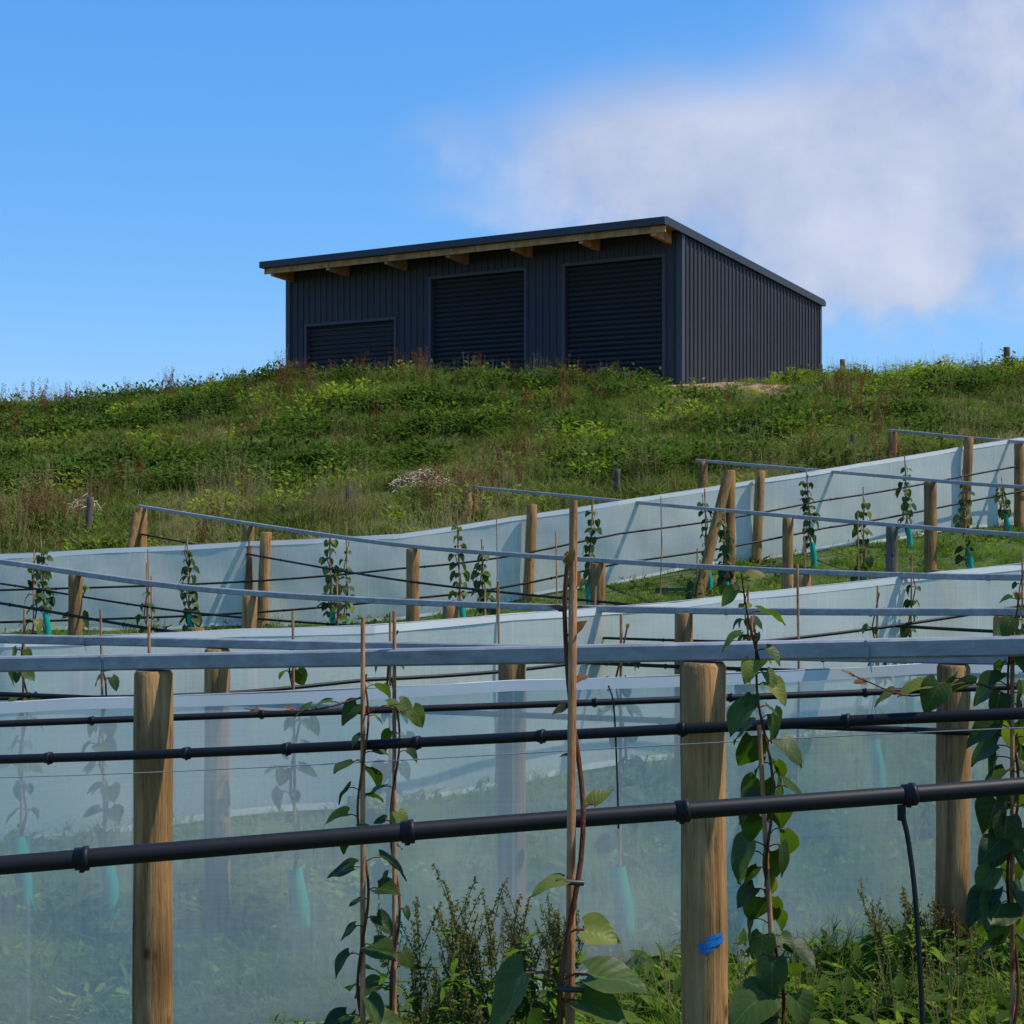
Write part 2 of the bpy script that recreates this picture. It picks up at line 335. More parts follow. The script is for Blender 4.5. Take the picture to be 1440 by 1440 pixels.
# ------------------------------------------------------------------ posts
def post(x,y,ztop,r=.063,lean=(0,0),old=False,name='wooden_post',base=None,paint=None,n=14):
    mb=MB(); z0=(G(x,y) if base is None else base)-.12; H=ztop-z0; vs=[]; lv=9; ph=random.random()*9
    hs=[H*i/(lv-1) for i in range(lv-1)]+[H-.012,H]
    for i,h in enumerate(hs):
        rr=r*(1-.03*h/max(H,.1))*(1+.025*math.sin(ph+i*1.7)) if h<H else r*.86
        k=1-h/H
        for j in range(n):
            q=2*math.pi*j/n; w_=1+.02*math.sin(3*q+ph+i*.6)
            vs.append((math.cos(q)*rr*w_-lean[0]*k,math.sin(q)*rr*w_-lean[1]*k,h))
    L=len(hs); mb.add(vs,[(i*n+j,i*n+(j+1)%n,(i+1)*n+(j+1)%n,(i+1)*n+j) for i in range(L-1) for j in range(n)],0,None,True)
    mb.add(vs[-n:],[tuple(range(n))],1)
    for c_ in range(2):
        q=random.uniform(0,6.28); hh=H*random.uniform(.55,.8); ln=random.uniform(.12,.3)
        rr=r*1.045; a0=(math.cos(q)*rr-lean[0]*(1-hh/H),math.sin(q)*rr-lean[1]*(1-hh/H)); dq=.03
        mb.add([(math.cos(q-dq)*rr-lean[0]*(1-hh/H),math.sin(q-dq)*rr-lean[1]*(1-hh/H),hh),(math.cos(q+dq)*rr-lean[0]*(1-hh/H),math.sin(q+dq)*rr-lean[1]*(1-hh/H),hh+.01),(a0[0],a0[1],min(H-.02,hh+ln)),(a0[0],a0[1],hh-ln*.6)],[(0,1,2),(0,3,1)],1)
    if paint:
        zc,a0,a1=paint; rr=r*1.07
        for dz,hw,sa,sb in ((0,.010,0,1),(.017,.006,.25,.95),(-.016,.005,.05,.6)):
            vs=[]; K=20
            for i in range(K+1):
                u=sa+(sb-sa)*i/K; q=a0+(a1-a0)*u; e=math.sin(math.pi*(i+.2)/(K+.4))**.4
                for s_ in (-1,1): vs.append((math.cos(q)*rr,math.sin(q)*rr,zc-z0+dz+.016*u+s_*hw*e*(1+.35*math.sin(i*3.3+s_*2+dz*90))))
            mb.add(vs,[(2*i,2*i+2,2*i+3,2*i+1) for i in range(K)],2)
            rr+=.0006
    o=mb.obj(name,[M_postold if old else M_post,M_end,M_blue]); 
    o.location=(x,y,z0); return o
# row definitions (polylines of the steel top rail, world metres)
rows={
'A':[(-5,6.59,1.12),(-1.69,5.2,1.298),(1.283,3.95,1.465),(4,2.81,1.62)],
'B':[(-6,9.59,1.09),(-2.6,8,1.157),(1.68,6,1.245),(4.2,4.82,1.32)],
'C':[(-5.6,14.7,1.42),(-4.55,14,1.36),(-2.37,12.5,1.18),(.39,10.8,1.142),(2.92,9,1.23),(5,7.6,1.35)],
'D':[(-5.2,22,1.88),(-3.0,19.4,1.62),(-1.07,17,1.43),(.8,14.7,1.35),(2.36,12.8,1.315),(3.57,11,1.343),(5.2,8.7,1.45)],
'E':[(-.63,24,2.18),(2.53,19.6,1.83),(4.87,15,1.58),(6.4,12,1.5)],
'F':[(2.93,25,2.62),(4.9,21.4,2.30),(6.17,19,2.1),(8.5,14.8,1.85)],
'G':[(6.46,27,3.2),(7.64,23.5,2.84),(9.6,18.5,2.4)]}
def onrow(k,x):
    R=rows[k]; return (x,float(np.interp(x,[p[0] for p in R],[p[1] for p in R])),float(np.interp(x,[p[0] for p in R],[p[2] for p in R])))
def dense(pts,n=10,sag=0):
    out=[];P=[Vector(p) for p in pts]
    for i in range(len(P)-1):
        p0=P[max(i-1,0)];p1=P[i];p2=P[i+1];p3=P[min(i+2,len(P)-1)]
        if i==0:p0=p1-(p2-p1)
        if i==len(P)-2:p3=p2+(p2-p1)
        for j in range(n):
            t=j/n; q=.5*((2*p1)+(p2-p0)*t+(2*p0-5*p1+4*p2-p3)*t*t+(3*p1-p0-3*p2+p3)*t**3); q.z-=sag*math.sin(math.pi*t); out.append(q)
    out.append(P[-1]); return out
for k,R in rows.items():
    mb=MB(); D_=dense(R,8); s_=.05 if k=='A' else .045
    mb.sweep(D_,s_,s_ if k!='A' else .05)
    L=len(D_)
    for i in range(3,L-1,6):
        p=D_[i]; t=(D_[i+1]-p).normalized(); mb.sweep([p,p+t*.005],s_+.006,s_+.008)
        mb.tube([p+Vector((0,-s_*.56,s_*.5)),p+Vector((0,-s_*.58,-s_*.8)),p+Vector((.005,-s_*.4,-s_*1.2))],.0012,4,1)
    mb.obj('trellis_rail',[M_galv,M_wire])
for x in (-4.4,-2.78,-1.13,.518,2.17): 
    p=onrow('A',x); post(p[0],p[1],p[2]-.028,.0635,(0.01*random.uniform(-1,1),0),paint=(.64,-math.pi/2-.35,-math.pi/2+.85) if x==.518 else None)
for x in (-4.2,-2.78,-1.39,0,1.68,3.1):
    p=onrow('B',x); post(p[0],p[1],p[2]-.025,.066 if x>1 else .062)
for x in (-3.72,-2.05,-.44,1.12,2.83,4.4):
    p=onrow('C',x); post(p[0],p[1],p[2]-.025,.062)
for x in (-3.3,-1.07,.8,2.36,3.9):
    p=onrow('D',x); post(p[0],p[1],p[2]-.025,.072)
for x in (3.2,4.02,5.3): 
    p=onrow('E',x); post(p[0],p[1],p[2]-.025,.066,old=(x==4.02))
for x in (5.42,7.2):
    p=onrow('F',x); post(p[0],p[1],p[2]-.025,.085)
for x in (7.6,8.8):
    p=onrow('G',x); post(p[0],p[1],p[2]-.025,.075)
def strainer(x,y,z,s=.45):
    post(x,y,z-.02,.08)
    mb=MB(); g0=G(x-s,y-.3); mb.tube([(x-s,y-.35,g0-.05),(x-s*.5,y-.2,(g0+z)/2),(x-.03,y-.1,z-.1)],[.07,.068,.066],10,0)
    mb.obj('diagonal_stay',[M_post])
strainer(-5.15,21.9,1.88,.15); strainer(-.6,23.9,2.16,.1); strainer(2.8,20.3,2.36,.45)
post(3.0,24.8,2.6,.08); post(6.5,26.9,3.18,.08)
# ------------------------------------------------------------------ nets
def net(pts,mat,name='windbreak_netting',h=.035,n=40,amp=.02):
    mb=MB(); xs_=[p[0] for p in pts]; X=np.linspace(xs_[0],xs_[-1],n*4+1); Yv=np.interp(X,xs_,[p[1] for p in pts]); Zt=np.interp(X,xs_,[p[2] for p in pts])
    k=9; vs=[]; hv=[]
    for i,(x,y,zt) in enumerate(zip(X,Yv,Zt)):
        zb=G(x,y)+.03+.02*math.sin(x*3.1); zt=zt-.012*abs(math.sin(x*1.9))
        for j in range(k):
            u=j/(k-1); off=amp*math.sin(math.pi*u)*(1.5*math.sin(x*1.7+u*2)+.8*math.sin(x*5.3-u*3)+.4*math.sin(x*11+u*6))
            vs.append((x,y+off,zb+(zt-zb)*u))
        hv+=[(x,y-.004,zt-h),(x,y-.004,zt+.012),(x,y+.008,zt+.012)]
    m_=len(X); mb.add(vs,[(i*k+j,(i+1)*k+j,(i+1)*k+j+1,i*k+j+1) for i in range(m_-1) for j in range(k-1)],0,None,True)
    mb.add(hv,[q for i in range(m_-1) for q in ((3*i,3*i+3,3*i+4,3*i+1),(3*i+1,3*i+4,3*i+5,3*i+2))],1)
    bv=[q for i in range(m_) for q in ((vs[i*k][0],vs[i*k][1]-.005,vs[i*k][2]-.02),(vs[i*k][0],vs[i*k][1]-.005,vs[i*k][2]+.02))]
    mb.add(bv,[(2*i,2*i+2,2*i+3,2*i+1) for i in range(m_-1)],1)
    mb.tube([(x,y,z+.004) for x,y,z in zip(X[::4],Yv[::4],Zt[::4])],.004,5,2)
    return mb.obj(name,[mat,M_hem,M_wire])
NET3=[(-6,5.7,.93),(-1.92,5.9,1.08),(2.05,6.3,1.2),(5,6.6,1.35)]
NET2=[(-8,9.2,.98),(-2.92,9.0,1.07),(-.85,9.7,1.10),(1.09,11,1.165),(4.06,12.5,1.39),(9,14.5,1.95)]
NET1=[(-14,18.2,1.05),(-6.24,19.2,1.28),(-1.44,20,1.51),(1.41,20.8,1.94),(4.27,22,2.376),(7.8,24,2.94),(14,27,3.7)]
net(NET3,M_net,h=.03,n=70,amp=.014); net(NET2,M_netf,n=60,amp=.014); net(NET1,M_netf,n=80,h=.045,amp=.014)
def line(N_,x,dy=0,dz=0): 
    return (x,float(np.interp(x,[p[0] for p in N_],[p[1] for p in N_]))+dy,float(np.interp(x,[p[0] for p in N_],[p[2] for p in N_]))+dz)
for x,dz in ((-9.5,.1),(-6.6,.08),(-3.06,.12),(.26,.13),(3.39,.12),(6.75,.14),(10,.1)):
    p=line(NET1,x,-.12,dz); post(x,p[1],p[2],.07,(.06,0))
for x in (-4.5,-1.9,.5,3.3,6): 
    p=line(NET2,x,.12,.02); post(x,p[1],p[2],.055,old=(x==.5))
for x,y,h in ((-6.42,24,.55),(-2.54,24.5,.45),(1.67,25,.48),(5.85,27,.42),(-11,23.6,.5),(10.5,29,.5),(17,41,.9)):
    post(x,y,G(x,y)+h,.055,(random.uniform(-.04,.04),0),old=True,name='old_fence_post')
post(9.65,46,6.26,.08,old=True,name='old_fence_post'); post(13.5,43,6.3,.09,old=True,name='old_fence_post'); post(9.0,46,6.1,.07,old=True,name='old_fence_post')
def brush(x,y,s,n,seed):
    R=random.Random(seed); mb=MB()
    for i in range(n):
        a=R.uniform(0,6.28); r=s*R.random()**.6; px,py=x+math.cos(a)*r,y+math.sin(a)*r*.6; z=G(px,py)+R.uniform(.02,.42)*(1-.6*r/s); a2=R.uniform(0,6.28); l=R.uniform(.08,.28)
        d=Vector((math.cos(a2),math.sin(a2),R.uniform(-.8,.9)))*l/2; c=Vector((px,py,z)); k=c+Vector((R.uniform(-.05,.05),R.uniform(-.05,.05),R.uniform(-.04,.06)))
        mb.tube([c-d,k,c+d],[.012,.008,.003],4,0,False)
    mb.obj('dead_brush_pile',[M_brush])
brush(-1.5,26.2,.5,420,3); brush(-6.9,25.4,.28,130,4)
# ------------------------------------------------------------------ pipes, wires
def pipe(pts,r,clips=(),name='irrigation_pipe',n=10,sag=.0,mat=None):
    mb=MB(); D_=dense(pts,10,sag); mb.tube(D_,r,n,0)
    Xs=[p.x for p in D_]
    for cx in clips:
        y=float(np.interp(cx,Xs,[p.y for p in D_]));z=float(np.interp(cx,Xs,[p.z for p in D_])); i=min(range(len(D_)-1),key=lambda i:abs(D_[i].x-cx)); t=(D_[i+1]-D_[i]).normalized(); c=Vector((cx,y,z))
        mb.tube([c-t*r*.72,c-t*r*.68,c+t*r*.15,c+t*r*.18,c+t*r*.7,c+t*r*.72],[r*1.0,r*1.2,r*1.2,r*1.32,r*1.32,r],n,0)
        mb.tube([c+Vector((0,0,-r*.9)),c+Vector((0,0,-r*1.45))],r*.3,6,0)
    return mb.obj(name,[mat or M_pipe])
p1=pipe([(-1.6,1.86,1.30),(-.65,2.0,1.3515),(0,2.1,1.385),(.715,2.2,1.418),(1.7,2.35,1.47)],.0122,(-.55,-.138,.23,.548),n=16)
dp=MB(); dp.tube(dense([(.537,2.17,1.385),(.545,2.165,1.345),(.552,2.15,1.25),(.556,2.13,1.05),(.55,2.1,.6),(.52,2.1,.06)],6),.0036,8,0)
dp.tube([(.537,2.172,1.396),(.537,2.172,1.375)],.006,8,0); dp.obj('dripper_tube',[M_pipe])
pipe([(-5,6.35,.78),(-1.625,5.0,1.015),(1.25,3.85,1.308),(4,2.75,1.55)],.0145,(-1.45,-.98,-.66,-.27,.08,.45,.85),n=12)
pipe([(-6,5.35,.92),(-1.82,5.6,1.047),(1.9,5.85,1.153),(5,6.05,1.27)],.0125,(-1.5,-.9,-.35,.3,.8,1.3))
def rowpipe(k,dz,dy=-.09,r=.0125):
    R=[(p[0],p[1]+dy,p[2]+dz) for p in rows[k]]; pipe(R,r,[R[0][0]+.6*i for i in range(1,12) if R[0][0]+.6*i<R[-1][0]],n=8)
rowpipe('B',-.27); rowpipe('C',-.36); rowpipe('C',-.2,.05,.009); rowpipe('D',-.38)
pipe([(p[0],p[1]-.3,p[2]-.42) for p in NET1],.013,[-5.5+i*1.1 for i in range(12)],n=8,sag=.03)
pipe([(p[0],p[1]-.4,p[2]-.80) for p in NET1],.014,[-5+i*1.1 for i in range(12)],n=8,sag=.03)
pipe([(p[0],p[1]-.3,p[2]-.30) for p in NET2],.012,(),n=8,sag=.02)
pipe([(-5,6.4,.70),(-1.625,5.02,.954),(1.25,3.87,1.27),(4,2.75,1.53)],.0016,(),'trellis_wire',5,0,M_wire)
dp=MB(); dp.tube(dense([(.30,4.9,1.26),(.315,4.88,1.2),(.325,4.88,1.0),(.33,4.88,.82)],5),.003,6,0); dp.obj('dripper_tube',[M_pipe])
# ------------------------------------------------------------------ kiwifruit vines
def vine(x,y,ztop,cane_top,nleaf,L,near=True,guard=True,lean=.0,zmin=None,bias=None,cane_dx=0,laterals=(),cr=.0055,seed=0,explicit=None,tip=True,dr=(.1,1.25)):
    R=random.Random(seed*13+5); z0=G(x,y); mb=MB()
    if cane_top: mb.tube([(x+cane_dx,y,z0-.05),(x+cane_dx+lean*.5,y,(z0+cane_top)/2),(x+cane_dx+lean,y,cane_top)],[cr*1.15,cr,cr*.85],8,0)
    H=ztop-z0; n=56 if near else 12; pts=[];rad=[]; turns=H*(3.2 if near else 3)
    for i in range(n+1):
        u=i/n; q=u*turns*2*math.pi/1.6+seed; o_=cr*1.5+(.006 if near else .02)*abs(math.sin(u*9+seed))
        pts.append((x+cane_dx+lean*u+math.cos(q)*o_,y+math.sin(q)*o_,z0+H*u)); rad.append((.0058 if near else .008)*(1-.5*u))
    mb.tube(pts,rad,6,1)
    P=[Vector(p) for p in pts]
    def addleaf(p,az,droop,l,rv,pet=None):
        d=Vector((math.cos(az),math.sin(az),0)); pet=pet if pet is not None else l*.45
        q=p+d*pet+Vector((0,0,pet*.25)); 
        mb.tube([p,p+d*pet*.5+Vector((0,0,pet*.25)),q],.0016 if near else .003,4,1,False)
        dd_=d*math.cos(droop)-Vector((0,0,math.sin(droop))); mb.leaf(q,dd_,(R.uniform(-.35,.35),R.uniform(-.8,.1),1),l,2,rv,9 if near else 4,R.uniform(.40,.50),R.uniform(.1,.45),R.uniform(.03,.25))
    if explicit:
        for z,az,dr_,l,rv in explicit:
            u=(z-z0)/H*n; i=max(0,min(n,int(u))); addleaf(P[i],az,dr_,l,rv)
    zm=zmin if zmin is not None else z0+.3*H
    for i in range(nleaf):
        u=((zm-z0)/H)+(1-(zm-z0)/H)*(i+R.random()*.7)/nleaf; k=min(n,int(u*n))
        az=(0 if (i%2) else math.pi)+R.uniform(-1.2,1.2) if bias is None else bias+R.uniform(-1.3,1.3)
        s_=L*R.uniform(.5,1.25)*(1-.35*u**4); addleaf(P[k],az,R.uniform(*dr),s_,min(.85,max(0,R.gauss(.33,.24)+(.3 if u>.93 else 0))))
    for pl,ls in laterals:
        Q=dense(pl,6); mb.tube(Q,[.0035*(1-.6*i/len(Q)) for i in range(len(Q))],6,1)
        for (i_,az,dr_,l,rv) in ls: addleaf(Q[min(i_,len(Q)-1)],az,dr_,l,rv)
    if tip:
        t=P[-1]
        for j in range(4 if near else 2):
            mb.leaf(t,(R.uniform(-.6,.6),R.uniform(-.3,.3),R.uniform(.5,1)),(0,-1,0),L*.22,2,.95,4,.3)
    if guard:
        gz=z0; gh=.34; mb.tube([(x+.03,y+.0,gz),(x+.02,y,gz+gh*.5),(x-.01,y,gz+gh)],[.042,.04,.036],8,3,False)
    return mb.obj('kiwifruit_vine',[M_cane,M_stem,M_leaf,MGU])
pi=math.pi
vine(.066,2.0,1.735,1.815,0,.09,True,False,.012,seed=1,cr=.0062,explicit=[
 (1.225,pi*1.04,1.0,.10,.35),(1.225,-.1,.10,.08,.45),(1.19,-.45,.15,.065,.5),(1.15,2.7,.9,.05,.4),(1.345,pi+.25,.05,.042,.72),(1.30,-.2,.2,.047,.80),
 (1.425,.4,-.8,.032,.70),(1.56,pi,.2,.018,.95),(1.60,.3,-.5,.022,.97),(1.665,.0,-.9,.024,.99),(1.70,pi-.4,-.6,.018,.99),(1.72,.6,-1.0,.022,.99),(1.51,pi,-.3,.016,.99)])
ct=MB()
for z in (1.335,1.20): ct.tube([(.056,1.985,z),(.073,1.983,z-.001),(.09,1.988,z-.003)],.0038,6,0)
ct.obj('vine_clip',[M_tie])
vine(-.426,4.5,1.32,1.50,32,.088,True,True,.0,zmin=.05,seed=2,cr=.0075,dr=(0,.8),laterals=[([(-.43,4.5,1.27),(-.55,4.48,1.24),(-.68,4.47,1.235),(-.76,4.46,1.245)],[(3,pi,.2,.06,.6),(6,2.9,.3,.06,.5),(9,2.6,-.4,.03,.99),(14,pi,.0,.025,.99)]),([(-.42,4.5,1.22),(-.36,4.45,1.25),(-.28,4.42,1.23)],[(4,.2,.3,.07,.5),(7,.3,.6,.07,.5),(10,0,.9,.06,.6)])])
vine(-.345,4.62,1.3,1.51,12,.07,True,True,.0,zmin=.4,seed=3,cr=.0065)
vine(.655,3.7,1.50,1.30,60,.098,True,True,-.075,zmin=.25,seed=4,cr=.0065,dr=(.4,1.4),laterals=[([(.58,3.7,1.45),(.55,3.68,1.56),(.535,3.68,1.66)],[(3,pi,.5,.06,.6),(6,.2,.3,.07,.55),(9,2.8,.8,.05,.6),(11,0,-.3,.04,.9)])])
vine(1.27,4.0,1.58,1.46,48,.095,True,True,.0,zmin=.7,seed=5,cr=.0065,dr=(.3,1.4),laterals=[([(1.27,4.0,1.33),(1.15,3.97,1.37),(1.0,3.94,1.34),(.88,3.93,1.38),(.84,3.92,1.40)],[(3,pi,.2,.085,.7),(6,2.4,.8,.08,.5),(8,pi+.5,.9,.08,.4),(9,pi,.1,.075,.75),(13,pi-.4,.5,.06,.7),(17,pi,.0,.03,.99),(20,pi,-.6,.03,.99)])])
far=[(-5.53,18.7,1.45,1.2),(-4.78,17.2,1.05,.9),(-3.8,18.6,1.42,1.2),(-2.17,19.0,1.55,1.3),(-.62,19.3,1.72,1.25),(-.3,17.5,1.4,1),(.95,19.9,1.9,1.1),(2.51,20.2,2.0,1.2),(2.62,19.2,1.75,1),
 (4.04,21.2,2.28,1.2),(4.24,19,2.0,1),(5.58,22.2,2.5,1.1),(5.91,20.4,2.25,1.2),(7.18,22.9,2.2,1)]
for i,(x,y,zt,_) in enumerate(far):
    vine(x,y,zt,zt+.1,(50,24,44,56,36,42,40,26,44,50,38,34,26,22)[i],.11,False,True,random.uniform(-.08,.08),zmin=G(x,y)+random.uniform(.2,.5),seed=20+i,cr=.01,dr=(.3,1.4))
mid=[('B',-2.0),('B',-1.0),('B',-.55),('B',.45),('B',.95),('C',-3.0),('C',-1.3),('C',-.2),('C',.55),('C',1.5),('C',2.2),('D',-1.9),('D',1.6),('D',3.0),('B',-2.5),('C',-4.2)]
for i,(k,x) in enumerate(mid):
    p=onrow(k,x); vine(p[0],p[1]+.05,p[2]+random.uniform(-.1,.16),p[2]+.15,26,.095,False,True,random.uniform(-.03,.03),zmin=G(x,p[1])+.45,seed=50+i,cr=.007)
for i,(x,y) in enumerate([(-7.5,18.4),(3.4,10.5),(4.6,10),(8.6,22),(9.6,20),(-6.6,15.2),(2.6,4.2),(3.4,4.0),(-3.3,6.6)]):
    z=G(x,y); vine(x,y,z+1.25,z+1.35,20,.11,False,True,0,zmin=z+.3,seed=90+i,cr=.007)
for x,y,z in ((-4.4,19.0,1.35),(-3.1,13.5,1.25),(-.2,19.5,1.75),(1.9,20.2,2.0),(-1.6,6.9,1.3),(.45,16.5,1.6),(3.5,16,1.8),(-.1,10.2,1.35),(-2.05,6.2,1.32),(1.62,9,1.5),(2.4,13,1.6)):
    mb=MB(); mb.tube([(x,y,G(x,y)-.05),(x+.02,y,(G(x,y)+z)/2),(x+.01,y,z)],[.009,.008,.007],6,0); mb.obj('bamboo_stake',[M_cane])
# ------------------------------------------------------------------ dock weeds
def dock(x,y,h,n,spread,seed,red=False):
    R=random.Random(seed); mb=MB(); z0=G(x,y)
    for i in range(n):
        a=R.uniform(0,6.28); r0=R.uniform(0,.25)*spread; r1=r0+R.uniform(.1,.6)*spread; hh=h*R.uniform(.6,1)
        b0=Vector((x+math.cos(a)*r0,y+math.sin(a)*r0*.6,z0)); b1=Vector((x+math.cos(a)*r1,y+math.sin(a)*r1*.6,z0+hh))
        mid_=(b0+b1)/2-Vector((math.cos(a),math.sin(a)*.6,0))*.03
        mb.tube([b0,mid_,b1],[.004,.003,.0015],5,0)
        stems=[(mid_,b1)]
        for j in range(4):
            u=R.uniform(.1,.7); s_=mid_.lerp(b1,u); stems.append((s_,s_+Vector((R.uniform(-.5,.5),R.uniform(-.3,.3),1)).normalized()*hh*.28))
        for s0,s1 in stems:
            mb.tube([s0,s1],[.002,.001],4,0,False); K=int((s1-s0).length/.003)
            for k in range(K):
                u=.08+.92*k/K; c=s0.lerp(s1,u); w_=.013*(1-.7*u)+.003
                c=c+Vector((R.uniform(-1,1),R.uniform(-1,1),R.uniform(-.3,.3)))*w_
                s_=R.uniform(.003,.007); d1=Vector((R.uniform(-1,1),R.uniform(-1,1),R.uniform(-1,1)))*s_; d2=Vector((R.uniform(-1,1),R.uniform(-1,1),R.uniform(-1,1)))*s_
                mb.add([c-d1,c+d2,c+d1,c-d2],[(0,1,2,3)],1)
        for j in range(16):
            az=R.uniform(0,6.28); u=R.uniform(0,.75); c=b0.lerp(b1,u)
            mb.leaf(c,(math.cos(az),math.sin(az),R.uniform(-.3,.9)),(0,0,1),R.uniform(.05,.13)*(1-u*.5),3,R.uniform(.3,.8),6,.2,.4,.1)
    mb.obj('dock_weed',[MDS,MR if red else MDS,M_leaf,ML])
dock(-.28,5.2,.68,10,.34,1); dock(-.05,5.35,.68,12,.36,5); dock(.12,5.3,.60,9,.28,3); dock(-.12,4.9,.45,9,.3,9); dock(-.3,4.9,.4,8,.26,21)
dock(1.40,5.75,.40,9,.30,7); dock(1.62,5.85,.33,7,.25,11,True); dock(1.9,5.7,.33,7,.25,13); dock(-.42,5.1,.35,5,.2,17)
# ------------------------------------------------------------------ scattered grass
def tuftobj(name,mats,fn,seed):
    R=random.Random(seed); mb=MB(); fn(mb,R); return mb.obj(name,mats,None,False)
def blades(mb,R,n,h,spread,w,bend,mat=0,segs=3):
    for i in range(n):
        a=R.uniform(0,6.28); r0=spread*math.sqrt(R.random()); x0=math.cos(a)*r0; y0=math.sin(a)*r0
        a2=R.uniform(0,6.28); hh=h*R.uniform(.5,1.1); bd=bend*R.uniform(.3,1.2)*hh; vs=[]
        tw=R.uniform(0,6.28); wx=math.cos(tw)*w/2; wy=math.sin(tw)*w/2
        for k in range(segs+1):
            u=k/segs; px=x0+math.cos(a2)*bd*u*u; py=y0+math.sin(a2)*bd*u*u; pz=hh*(u-.25*bend*u*u)-.02; q=(1-u**1.5)
            vs+=[(px-wx*q,py-wy*q,pz),(px+wx*q,py+wy*q,pz)]
        mb.add(vs,[(2*k,2*k+1,2*k+3,2*k+2) for k in range(segs)],mat)
def leafy(mb,R,n,h,spread,l,mat=0):
    for i in range(n):
        a=R.uniform(0,6.28); r=spread*math.sqrt(R.random()); z=h*R.random()**.8*(1-.5*(r/spread)**2)
        c=Vector((math.cos(a)*r,math.sin(a)*r,z)); d=Vector((math.cos(a)+R.uniform(-.8,.8),math.sin(a)+R.uniform(-.8,.8),R.uniform(-.2,1.2))).normalized()
        mb.leaf(c,d,(R.uniform(-.4,.4),R.uniform(-.4,.4),1),l*R.uniform(.6,1.2),mat,R.random(),3,.28,.2)
def seedstems(mb,R,n,h,spread,mat,hw,dens=26,head=.4):
    for i in range(n):
        a=R.uniform(0,6.28); r=spread*R.random(); b0=Vector((math.cos(a)*r,math.sin(a)*r,0)); b1=b0+Vector((R.uniform(-.2,.2),R.uniform(-.2,.2),1))*h*R.uniform(.5,1)
        w_=.004; mb.add([b0-Vector((w_,0,0)),b0+Vector((w_,0,0)),b1],[(0,1,2)],mat); mb.add([b0-Vector((0,w_,0)),b0+Vector((0,w_,0)),b1],[(0,1,2)],mat)
        for k in range(dens):
            u=1-head+head*k/dens; c=b0.lerp(b1,u)+Vector((R.uniform(-1,1),R.uniform(-1,1),R.uniform(-1,1)))*hw; s_=hw*.6
            d1=Vector((R.uniform(-1,1),R.uniform(-1,1),R.uniform(-1,1)))*s_; d2=Vector((R.uniform(-1,1),R.uniform(-1,1),R.uniform(-1,1)))*s_; mb.add([c-d1,c+d2,c+d1],[(0,1,2)],mat)
def coll(name,items):
    c=bpy.data.collections.new(name)
    for i,(mats,fn) in enumerate(items): c.objects.link(tuftobj('%s_%c'%(name,97+i),mats,fn,i+40))
    return c
hillC=coll('hill_tuft',[
 ([MG],lambda m,R:blades(m,R,40,.32,.24,.018,.9,0,2)),
 ([MG],lambda m,R:blades(m,R,34,.42,.22,.016,.8,0,2)),
 ([MD],lambda m,R:leafy(m,R,62,.42,.26,.08)),
 ([MS,MG],lambda m,R:(blades(m,R,26,.38,.22,.013,.8,0,2),blades(m,R,12,.32,.22,.015,.8,1,2))),
 ([MS,MG],lambda m,R:(blades(m,R,22,.33,.22,.015,.8,1,2),seedstems(m,R,7,.72,.2,0,.014,10,.25))),
 ([MR,MD],lambda m,R:(leafy(m,R,26,.24,.22,.09,1),seedstems(m,R,5,.66,.16,0,.024,40,.5))),
 ([MB_],lambda m,R:leafy(m,R,60,.44,.26,.07)),
 ([MG,MS,MD],lambda m,R:(blades(m,R,26,.30,.26,.017,.9,0,2),blades(m,R,9,.32,.24,.012,.8,1,2),leafy(m,R,22,.28,.24,.075,2)))])
lawnC=coll('lawn_tuft',[
 ([ML],lambda m,R:blades(m,R,44,.13,.15,.007,.9,0,2)),
 ([ML],lambda m,R:blades(m,R,34,.20,.13,.007,.9,0,2)),
 ([ML,MS],lambda m,R:(blades(m,R,34,.13,.15,.007,1.0,0,2),blades(m,R,8,.15,.13,.004,.9,1,2))),
 ([MB_],lambda m,R:leafy(m,R,30,.12,.13,.045)),
 ([ML],lambda m,R:blades(m,R,34,.30,.10,.007,.8)),
 ([MD,MS],lambda m,R:(leafy(m,R,26,.16,.13,.07,0),seedstems(m,R,3,.30,.08,1,.006,12,.3)))])
